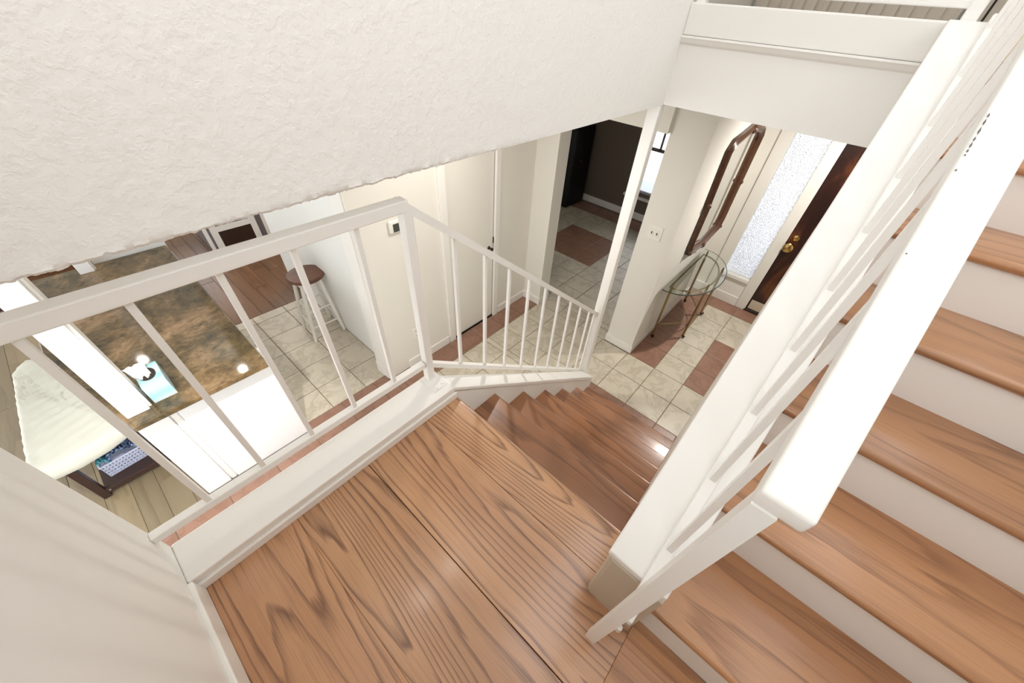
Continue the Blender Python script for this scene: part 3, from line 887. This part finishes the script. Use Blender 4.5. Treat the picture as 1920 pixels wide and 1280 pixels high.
g = G(); g.poly([(x, -0.012, z) for x, z in inn] + [(x, -0.006, z) for x, z in inn], [tuple(range(n)), tuple(range(2 * n - 1, n - 1, -1))])
part('mirror_glass', g, M_mirror, mir)
for (x, z, r) in ((3.30, 0.585, 0.035), (3.32, -0.485, 0.035), (3.775, 0.05, 0.026), (2.85, 0.05, 0.026), (3.765, -0.42, 0.024), (2.885, -0.42, 0.024)):
    part('rosette', G().lathe([(0.0, -0.062), (r * 0.5, -0.060), (r * 0.7, -0.052), (r, -0.045), (r, -0.030)], (x, 0.0, z), 'Y', 12), M_frame, fr, True)

# ------------------------------------------------------------------ console table
ct = thing('console_table', 'half-round glass console table with slim brass legs under the mirror', 'table', (3.05, -0.03, ZF))
ZT = ZF + 0.74
cxm, ay, ax = 3.03, 0.375, 0.565
arc = [(cxm - ax * math.cos(a), -0.030 - ay * math.sin(a) ** 0.9) for a in [math.pi * k / 40 for k in range(41)]]
g = G(); g.prism([(x, y) for x, y in arc], ZT - 0.010, ZT, 'XY', 0.0)
part('glass_top', g, M_glass, ct)
part('glass_edge', G().tube([(x, y, ZT - 0.005) for x, y in arc], 0.0045, 6), M_gedge, ct, True)
rim = [(cxm + (x - cxm) * 0.80, -0.060 + (y + 0.030) * 0.74, ZT - 0.022) for x, y in arc]
part('ring_frame', G().tube(rim + [rim[0]], 0.008, 8), M_bronze, ct, True)
feet = [(2.69, -0.060), (2.935, -0.315), (3.50, -0.312), (3.62, -0.060)]
tops = [(cxm - 0.47, -0.085), (cxm - 0.20, -0.330), (cxm + 0.24, -0.330), (cxm + 0.47, -0.085)]
for (fx, fy), (tx, ty) in zip(feet, tops):
    lg = part('leg', G().tube([(tx, ty, ZT + 0.030), (tx, ty, ZT - 0.03), ((tx + fx) / 2, (ty + fy) / 2, ZF + 0.38), (fx, fy, ZF + 0.05)], [0.007, 0.011, 0.012, 0.011], 8), M_bronze, ct, True)
    dx, dy = (fx - tx) * 0.3, (fy - ty) * 0.3 - 0.02
    part('foot', G().tube([(fx, fy, ZF + 0.075), (fx, fy, ZF + 0.03), (fx + dx * 0.3, fy + dy * 0.3, ZF + 0.012), (fx + dx * 0.9, fy + dy * 0.9, ZF + 0.016)], [0.010, 0.013, 0.012, 0.010], 8), M_dark, lg, True)
st = [(2.74 + (3.56 - 2.74) * k / 20, -0.085 - 0.225 * math.sin(math.pi * k / 20), ZF + 0.185) for k in range(21)]
part('stretcher', G().tube(st, 0.006, 8), M_bronze, ct, True)

# ------------------------------------------------------------------ dark room (den)
dn = struct('floor_den', box((2.42, 0.12, ZF - 0.1), (5.35, 3.6, ZF - 0.004)), M_grout, 'tiled floor of the dark room with a russet square')
XD0, YD0 = 3.44, 1.24
lay(dn, 2.44, 5.34, 0.30, 3.1, lambda x, y: M_brn if (XD0 < x < XD0 + 3 * S and YD0 < y < YD0 + 3 * S) or x > 5.05 else M_tan, xo=XD0, yo=YD0)
g = G()
g.box((5.35, 0.12, ZF), (5.47, 0.40, CEIL)); g.box((5.35, 1.76, ZF), (5.47, 3.7, CEIL)); g.box((5.35, 0.40, ZF), (5.47, 1.76, -0.93)); g.box((5.35, 0.40, 0.55), (5.47, 1.76, CEIL))
struct('wall_den_back', g, M_dwall, 'dark brown back wall of the dark room')
struct('wall_den_left', box((2.42, 3.6, ZF), (5.47, 3.72, CEIL)), M_dwall, 'dark brown side wall of the dark room')
struct('wall_den_right', box((4.18, 0.0, ZF), (5.47, 0.12, CEIL)), M_dwall, 'brown side wall of the dark room near the entry')
struct('ceiling_den', box((2.42, 0.0, CEIL), (5.47, 3.72, 1.0)), M_ceil, 'ceiling of the dark room')
base('baseboard_den', (5.335, 0.12, ZF + 0.012), (5.351, 3.0, ZF + 0.125), 'white baseboard on the brown wall')
w = thing('window_2', 'white framed window in the dark room', 'window', (5.35, 1.48, -0.95)); w['kind'] = 'structure'; del w['category']
part('casing', box((5.325, 1.755, -1.0), (5.352, 1.825, 0.52), 0.004), M_trim, w)
part('casing', box((5.325, 0.335, -1.0), (5.352, 0.405, 0.56), 0.004), M_trim, w)
part('sill', box((5.305, 0.32, -1.03), (5.352, 1.85, -0.985), 0.004), M_trim, w)
part('meeting_rail', box((5.38, 0.40, -0.30), (5.41, 1.76, -0.255)), M_slot, w)
part('mullion', box((5.38, 1.465, -0.28), (5.41, 1.49, 0.55)), M_slot, w)
part('pane', box((5.42, 0.40, -0.93), (5.425, 1.76, 0.55)), M_pane, w)
bc = thing('black_cabinet', 'tall black cabinet with one small knob in the dark room', 'cabinet', (5.0, 2.95, ZF))
part('body', box((4.76, 2.60, ZF), (5.33, 3.2, -0.12), 0.05, 4), M_black, bc, True)
part('knob', G().lathe([(0.0, -0.03), (0.014, -0.026), (0.016, -0.01), (0.008, 0.0)], (4.98, 2.60, -0.62), 'Y', 12), M_brass, bc, True)

# ------------------------------------------------------------------ kitchen peninsula
ZK = ZF + 0.92
pe = thing('peninsula_cabinet', 'white paneled kitchen peninsula cabinet facing the stairs', 'cabinet', (-0.71, 2.3, ZF))
part('body', box((-1.04, 1.44, ZF + 0.0), (-0.385, 3.10, ZK - 0.036)), M_pan, pe)
part('panel', box((-1.048, 1.425, ZF + 0.004), (-0.912, 1.442, ZK - 0.045), 0.003), M_pan, pe)
part('panel', box((-0.870, 1.425, ZF + 0.004), (-0.375, 1.442, ZK - 0.045), 0.003), M_pan, pe)
part('batten', box((-0.906, 1.430, ZF), (-0.876, 1.446, ZK - 0.04), 0.003), M_trim, pe)
part('end_batten', box((-0.389, 1.45, ZF), (-0.372, 1.50, ZK - 0.04), 0.003), M_trim, pe)
part('toe_kick', box((-1.05, 1.419, ZF), (-0.375, 1.430, ZF + 0.006)), M_slot, pe)
g = G(); g.prism([(-0.39, 1.275), (-1.02, 1.275), (-1.225, 2.12), (-1.225, 3.18), (-0.39, 3.18)], ZK - 0.036, ZK, 'XY', 0.006, 2)
solo('granite_countertop', g, M_gran, 'polished brown granite counter on the white peninsula', 'countertop', (-0.7, 2.3, ZK - 0.036))
def column(lo, hi, label):
    c = thing('counter_post', label, 'post', ((lo[0] + hi[0]) / 2, (lo[1] + hi[1]) / 2, ZK), 'white posts on the granite counter')
    part('shaft', box((lo[0], lo[1], ZK), (hi[0], hi[1], CEIL), 0.003), M_pan, c)
    part('edge_moulding', box((hi[0] - 0.001, lo[1] + 0.018, ZK), (hi[0] + 0.012, lo[1] + 0.034, CEIL), 0.003), M_trim, c)
    part('side_fillet', box((hi[0] - 0.001, lo[1] + 0.05, ZK), (hi[0] + 0.008, hi[1], CEIL), 0.002), M_wall2, c)
column((-1.022, 1.352), (-0.930, 1.47), 'wide white post at the near end of the granite counter')
column((-0.925, 3.06), (-0.845, 3.16), 'white post at the far end of the granite counter')
struct('wall_kitchen_half', box((-0.835, 3.185, ZF), (-0.385, 3.30, CEIL)), M_wallw, 'white wall behind the far end of the granite counter')

tb = thing('tissue_box', 'blue and white striped tissue box on the granite counter', 'tissue box', (-0.86, 1.44, ZK))
ang = math.radians(3)
part('carton', G().box((-0.905, 1.375, ZK), (-0.805, 1.560, ZK + 0.115), 0.002), M_box, tb)
op = [(-0.860 + 0.036 * math.cos(a), 1.475 + 0.055 * math.sin(a)) for a in [2 * math.pi * k / 20 for k in range(20)]]
g = G(); g.prism(op, ZK + 0.1145, ZK + 0.1158, 'XY')
part('opening', g, M_gap, tb)
g = G()
rows = []
for j in range(9):
    v_ = j / 8
    row = []
    for i in range(13):
        u = i / 12 - 0.5
        x = -0.872 + u * (0.055 + 0.03 * math.sin(v_ * 3)) + 0.004 * math.sin(u * 17 + j) - 0.02 * v_
        y = 1.45 + v_ * 0.10 + 0.016 * math.cos(u * 14 + v_ * 4)
        z = ZK + 0.114 + 0.050 * math.sin(math.pi * min(v_ * 0.85, 1)) + 0.006 * math.cos(u * 14)
        row.append(g.bm.verts.new((x, y, z)))
    rows.append(row)
for A, B in zip(rows, rows[1:]):
    for i in range(12):
        g.bm.faces.new((A[i], A[i + 1], B[i + 1], B[i]))
tp = part('tissue', g, M_tissue, tb, True)
sm = tp.modifiers.new('thick', 'SOLIDIFY'); sm.thickness = 0.0015

# ------------------------------------------------------------------ bar stool
bs = thing('bar_stool', 'white bar stool with round brown wooden seat by the white wall', 'stool', (0.33, 2.47, ZF))
sc_, sz = (0.335, 2.485), ZF + 0.655
part('seat', G().lathe([(0.0, 0.0), (0.151, 0.0), (0.160, -0.010), (0.160, -0.024), (0.150, -0.034), (0.0, -0.036)], (sc_[0], sc_[1], sz), seg=36), M_seat, bs, True)
ft = [(0.178, 2.612), (0.166, 2.350), (0.452, 2.330), (0.452, 2.612)]
tp_ = [(sc_[0] + dx, sc_[1] + dy) for dx, dy in ((-0.085, 0.075), (-0.085, -0.075), (0.075, -0.080), (0.075, 0.075))]
def at(i, f_):
    (a, b_), (c, d_) = ft[i], tp_[i]
    return Vector((a + (c - a) * f_, b_ + (d_ - b_) * f_, ZF + 0.62 * f_))
for i in range(4):
    part('leg', G().tube([at(i, 0.0), at(i, 0.15), at(i, 0.5), at(i, 0.85), at(i, 1.0)], [0.014, 0.017, 0.019, 0.017, 0.014], 10), M_trim, bs, True)
for (i, j, f_) in ((0, 1, 0.30), (1, 2, 0.24), (2, 3, 0.30), (3, 0, 0.24), (0, 1, 0.58), (1, 2, 0.52), (2, 3, 0.58), (3, 0, 0.52)):
    part('rung', G().tube([at(i, f_), at(j, f_)], 0.009, 8), M_trim, bs, True)

# ------------------------------------------------------------------ padded bench with shelf and basket
bn = thing('padded_bench', 'cream padded bench on a dark wooden frame beside the peninsula', 'bench', (-1.35, 2.3, ZF))
outl = [(-1.585, 1.862), (-1.52, 1.850), (-1.43, 1.845), (-1.30, 1.868), (-1.185, 1.915), (-1.168, 1.955), (-1.195, 2.08), (-1.265, 2.45), (-1.335, 2.80), (-1.38, 2.98), (-1.43, 3.06), (-1.49, 3.075), (-1.545, 3.03), (-1.572, 2.94), (-1.588, 2.5), (-1.600, 2.1), (-1.603, 1.93), (-1.600, 1.875)]
def cushion():
    g = G()
    ccx, ccy = -1.37, 2.35
    prof = [(0.97, 0.335), (1.0, 0.352), (1.005, 0.39), (0.99, 0.425), (0.955, 0.445), (0.92, 0.450)] + [(0.88 - 0.04 * k, 0.453) for k in range(20)]
    pts = []
    m_ = len(outl)
    fine = []
    for i in range(m_):
        a, b_ = Vector(outl[i]), Vector(outl[(i + 1) % m_])
        for s_ in range(10):
            fine.append(a.lerp(b_, s_ / 10))
    rings = []
    for f_, z in prof:
        ring = []
        for q in fine:
            x = ccx + (q.x - ccx) * f_; y = ccy + (q.y - ccy) * f_
            wr = 0
            if z > 0.42:
                wr = 0.0055 * math.sin((y - 0.5 * x) * 70 + 3 * noise.noise((x * 4, y * 4, 0))) * max(0, min(1, (y - 1.85) / 0.3)) + 0.004 * noise.noise((x * 12, y * 12, 1))
            ring.append(g.bm.verts.new((x, y, ZF + z + wr)))
        rings.append(ring)
    k_ = len(fine)
    for A, B in zip(rings, rings[1:]):
        for i in range(k_):
            g.bm.faces.new((A[i], A[(i + 1) % k_], B[(i + 1) % k_], B[i]))
    g.bm.faces.new(rings[-1]); g.bm.faces.new(rings[0][::-1])
    return g
part('cushion', cushion(), M_fab, bn, True)
for (x, y) in ((-1.487, 1.885), (-1.165, 1.90), (-1.52, 2.93), (-1.40, 2.93)):
    part('leg', box((x - 0.02, y - 0.02, ZF), (x + 0.02, y + 0.02, ZF + 0.345), 0.002), M_espresso, bn)
part('seat_board', G().prism([(-1.51, 1.90), (-1.17, 1.95), (-1.18, 2.05), (-1.36, 2.95), (-1.55, 2.95)], ZF + 0.315, ZF + 0.345, 'XY'), M_espresso, bn)
part('front_rail', box((-1.47, 1.868, ZF + 0.03), (-1.18, 1.893, ZF + 0.075), 0.002), M_espresso, bn)
part('shelf', box((-1.47, 1.893, ZF + 0.045), (-1.20, 2.55, ZF + 0.060)), M_espresso, bn)
part('bolt_cover', G().lathe([(0.0, -0.004), (0.005, -0.003), (0.006, 0.0)], (-1.452, 1.868, ZF + 0.055), 'Y', 8), M_chrome, bn)
bk = thing('laundry_basket', 'lavender plastic basket with square holes under the padded bench', 'basket', (-1.32, 2.1, ZF + 0.06))
def lattice_wall(p0, p1, z0, z1, nx, nz, thk):
    """a wall panel with rows of square holes, real openings"""
    g = G()
    a, b_ = Vector(p0), Vector(p1)
    d_ = b_ - a; L = d_.length; d_.normalize(); nrm = Vector((-d_.y, d_.x)) * thk
    def slab(u0, u1, w0, w1):
        q = []
        for zz in (w0, w1):
            for (u, s_) in ((u0, 0), (u1, 0), (u1, 1), (u0, 1)):
                P = a + d_ * u + nrm * s_
                q.append((P.x, P.y, zz))
        g.poly(q, [(3, 2, 1, 0), (4, 5, 6, 7), (0, 1, 5, 4), (1, 2, 6, 5), (2, 3, 7, 6), (3, 0, 4, 7)])
    cu, cz_ = L / nx, (z1 - z0) / nz
    for i in range(nx + 1):
        slab(max(0, i * cu - cu * 0.17), min(L, i * cu + cu * 0.17), z0, z1)
    for j in range(nz + 1):
        slab(0, L, max(z0, z0 + j * cz_ - cz_ * 0.17), min(z1, z0 + j * cz_ + cz_ * 0.17))
    return g
B0, B1, B2, B3 = (-1.425, 1.965), (-1.200, 1.985), (-1.235, 2.42), (-1.455, 2.40)
for a, b_ in ((B0, B1), (B1, B2), (B2, B3), (B3, B0)):
    part('side_lattice', lattice_wall(a, b_, ZF + 0.062, ZF + 0.165, 13, 4, 0.003), M_basket, bk)
g = G(); g.tube([(*q, ZF + 0.168) for q in (B0, B1, B2, B3)], 0.006, 6, closed=True)
part('rim', g, M_basket, bk, True)
part('base', G().prism([B0, B1, B2, B3], ZF + 0.060, ZF + 0.064, 'XY'), M_basket, bk)
def cloth(x0, x1, y0, y1, z, amp, seed):
    g = G(); n_ = 14
    V = [[g.bm.verts.new((x0 + (x1 - x0) * i / n_, y0 + (y1 - y0) * j / n_, z + amp * noise.noise((i * 0.5 + seed, j * 0.5, seed)) - 0.05 * (abs(i / n_ - 0.5) * 2) ** 4)) for j in range(n_ + 1)] for i in range(n_ + 1)]
    for i in range(n_):
        for j in range(n_):
            g.bm.faces.new((V[i][j], V[i + 1][j], V[i + 1][j + 1], V[i][j + 1]))
    return g
c_ = solo('patterned_cloth', cloth(-1.375, -1.222, 1.985, 2.38, ZF + 0.222, 0.05, 2.0), M_navy, 'navy and light blue patterned cloth lying in the basket', 'cloth', (-1.3, 2.1, ZF + 0.15), smooth=True)
m_ = c_.modifiers.new('thick', 'SOLIDIFY'); m_.thickness = 0.006
c_ = solo('folded_towel', cloth(-1.43, -1.372, 1.99, 2.36, ZF + 0.20, 0.04, 6.0), M_teal, 'teal folded towel at the end of the basket', 'towel', (-1.4, 2.1, ZF + 0.15), smooth=True)
m_ = c_.modifiers.new('thick', 'SOLIDIFY'); m_.thickness = 0.006

# ------------------------------------------------------------------ far kitchen
ov = thing('kitchen_cabinet', 'grey kitchen unit with white framed dark lower panel in the far kitchen', 'cabinet', (0.45, 5.05, ZF))
part('body', box((0.09, 4.80, ZF), (0.86, 5.4, ZF + 0.9), 0.006), M_stain, ov)
od = part('door_frame', G().box((0.155, 4.775, ZF + 0.02), (0.225, 4.80, ZF + 0.80)).box((0.60, 4.775, ZF + 0.02), (0.67, 4.80, ZF + 0.80)).box((0.225, 4.775, ZF + 0.225), (0.60, 4.80, ZF + 0.285)).box((0.225, 4.775, ZF + 0.74), (0.60, 4.80, ZF + 0.80)), M_trim, ov)
part('dark_panel', box((0.225, 4.785, ZF + 0.02), (0.60, 4.80, ZF + 0.225)), M_espresso, od)
part('handle', G().tube([(0.64, 4.76, ZF + 0.45), (0.64, 4.76, ZF + 0.60)], 0.008, 8), M_chrome, od, True)
part('side_trim', box((0.085, 4.79, ZF), (0.125, 4.805, ZF + 0.9)), M_trim, ov)
part('side_trim', box((0.745, 4.79, ZF), (0.785, 4.805, ZF + 0.9)), M_trim, ov)
struct('wall_kitchen_back', G().box((-3.4, 6.5, ZF), (-0.3, 6.6, CEIL)).box((0.5, 6.5, ZF), (1.6, 6.6, CEIL)).box((-0.3, 6.5, ZF), (0.5, 6.6, -0.6)).box((-0.3, 6.5, 0.6), (0.5, 6.6, CEIL)), M_wall2, 'far wall of the kitchen')
struct('wall_kitchen_side', box((1.5, 1.55, ZF), (1.6, 6.5, CEIL)), M_wall2, 'side wall of the kitchen behind the bar wall')
plain_window('window_5', 'kitchen window in the far wall', (-0.3, 6.52, -0.6), (0.5, 6.58, 0.6), 'X', 1)
hb = thing('brick_hearth', 'dark brick hearth on the far side of the dining corner', 'hearth', (-1.9, 5.5, ZF))
part('mortar_core', box((-2.60, 5.52, ZF), (-0.90, 6.3, ZF + 0.53)), M_mortar, hb)
br = box((-0.098, -0.02, -0.029), (0.098, 0.02, 0.029)).mesh('brick', M_brick)
for j in range(7):
    for i in range(8):
        place('brick', br, hb, (-2.48 + 0.208 * i + (0.104 if j % 2 else 0), 5.505, ZF + 0.034 + 0.068 * j))
part('mortar_core', box((-2.60, 4.56, ZF), (-1.72, 5.40, ZF + 0.10)), M_mortar, hb)
br2 = box((-0.098, -0.046, -0.02), (0.098, 0.046, 0.02)).mesh('brick', M_brick)
for j in range(8):
    for i in range(4):
        place('brick', br2, hb, (-2.42 + 0.208 * i + (0.05 if j % 2 else 0), 4.61 + 0.102 * j, ZF + 0.105))

# ------------------------------------------------------------------ ceiling lamps of the lower storey
def downlight(x, y, power, label, size=0.16, z=CEIL, col=(1.0, 0.955, 0.90)):
    t_ = thing('ceiling_light', label, 'ceiling light', (x, y, z), 'recessed ceiling lights')
    part('trim_ring', G().lathe([(0.030, -0.002), (0.095, -0.001), (0.10, -0.006), (0.078, -0.012), (0.034, -0.004)], (x, y, z), seg=24), M_trim, t_, True)
    part('lens', G().lathe([(0.0, -0.004), (0.031, -0.004), (0.031, -0.001)], (x, y, z), seg=24), M_lens, t_)
    ld_ = bpy.data.lights.new('downlight', 'AREA')
    ld_.shape = 'DISK'; ld_.size = 0.06; ld_.energy = power; ld_.color = col
    lo = bpy.data.objects.new('downlight', ld_)
    COL.objects.link(lo)
    lo.parent = t_
    lo.location = (0, 0, -0.015)
downlight(1.0, 0.75, 7.0, 'unseen fill light added in the hall ceiling ahead of the closet')  # lamp put in to brighten the hall, its source unseen
downlight(-1.07, 3.82, 1.2, 'recessed ceiling light beyond the far end of the granite counter')
downlight(-0.43, 2.99, 1.2, 'recessed ceiling light over the granite counter')
downlight(0.8, 5.6, 5, 'recessed ceiling light in the far kitchen')
downlight(3.17, -0.79, 18, 'recessed ceiling light in the entry by the front door')
sp = thing('panel_fill_spot', 'unseen ceiling spot added to brighten the white peninsula', 'ceiling light', (-0.80, 0.30, CEIL))
part('canopy', G().lathe([(0.0, 0.0), (0.045, 0.0), (0.045, -0.015), (0.012, -0.02)], (-0.80, 0.30, CEIL), seg=20), M_trim, sp, True)
part('head', G().tube([(-0.80, 0.28, CEIL - 0.015), (-0.80, 0.34, CEIL - 0.11)], [0.028, 0.036], 16), M_trim, sp, True)
sl = bpy.data.lights.new('spot', 'SPOT'); sl.energy = 72; sl.color = (1.0, 0.97, 0.93); sl.spot_size = math.radians(46); sl.spot_blend = 0.6; sl.shadow_soft_size = 0.03  # unseen spot, put in to whiten the peninsula panel
so = bpy.data.objects.new('spot', sl); COL.objects.link(so); so.parent = sp
so.location = (0.0, 0.05, -0.125)
so.rotation_euler = (Vector((-0.80, 1.43, -0.72)) - Vector((-0.80, 0.35, CEIL - 0.125))).to_track_quat('-Z', 'Y').to_euler()
# unseen sconce, added so a soft sheen mirrors in the landing boards
ws = thing('sheen_sconce', 'unseen two-globe frosted sconce added high on the textured wall', 'lamp', (-0.32, 0.06, 1.72))
part('back_plate', box((-0.50, 0.042, 1.70), (-0.14, 0.0605, 1.76), 0.004), M_brass, ws)
for x in (-0.45, -0.19):
    part('arm', G().tube([(x, 0.05, 1.73), (x, 0.02, 1.73), (x, 0.0, 1.745)], 0.007, 8), M_brass, ws, True)
    part('globe', G().lathe([(0.0, -0.055), (0.03, -0.046), (0.05, -0.022), (0.055, 0.0), (0.05, 0.022), (0.03, 0.046), (0.0, 0.055)], (x, -0.015, 1.79), seg=20), M_globe, ws, True)
downlight(0.75, 3.75, 9, 'unseen fill light added in the kitchen ceiling behind the bar wall end')  # extra lamp for kitchen brightness, set clear of the granite reflections
downlight(3.3, 2.6, 2.0, 'dim unseen fill light added in the dark room ceiling')  # extra lamp, put in to lift the dark room's brightness
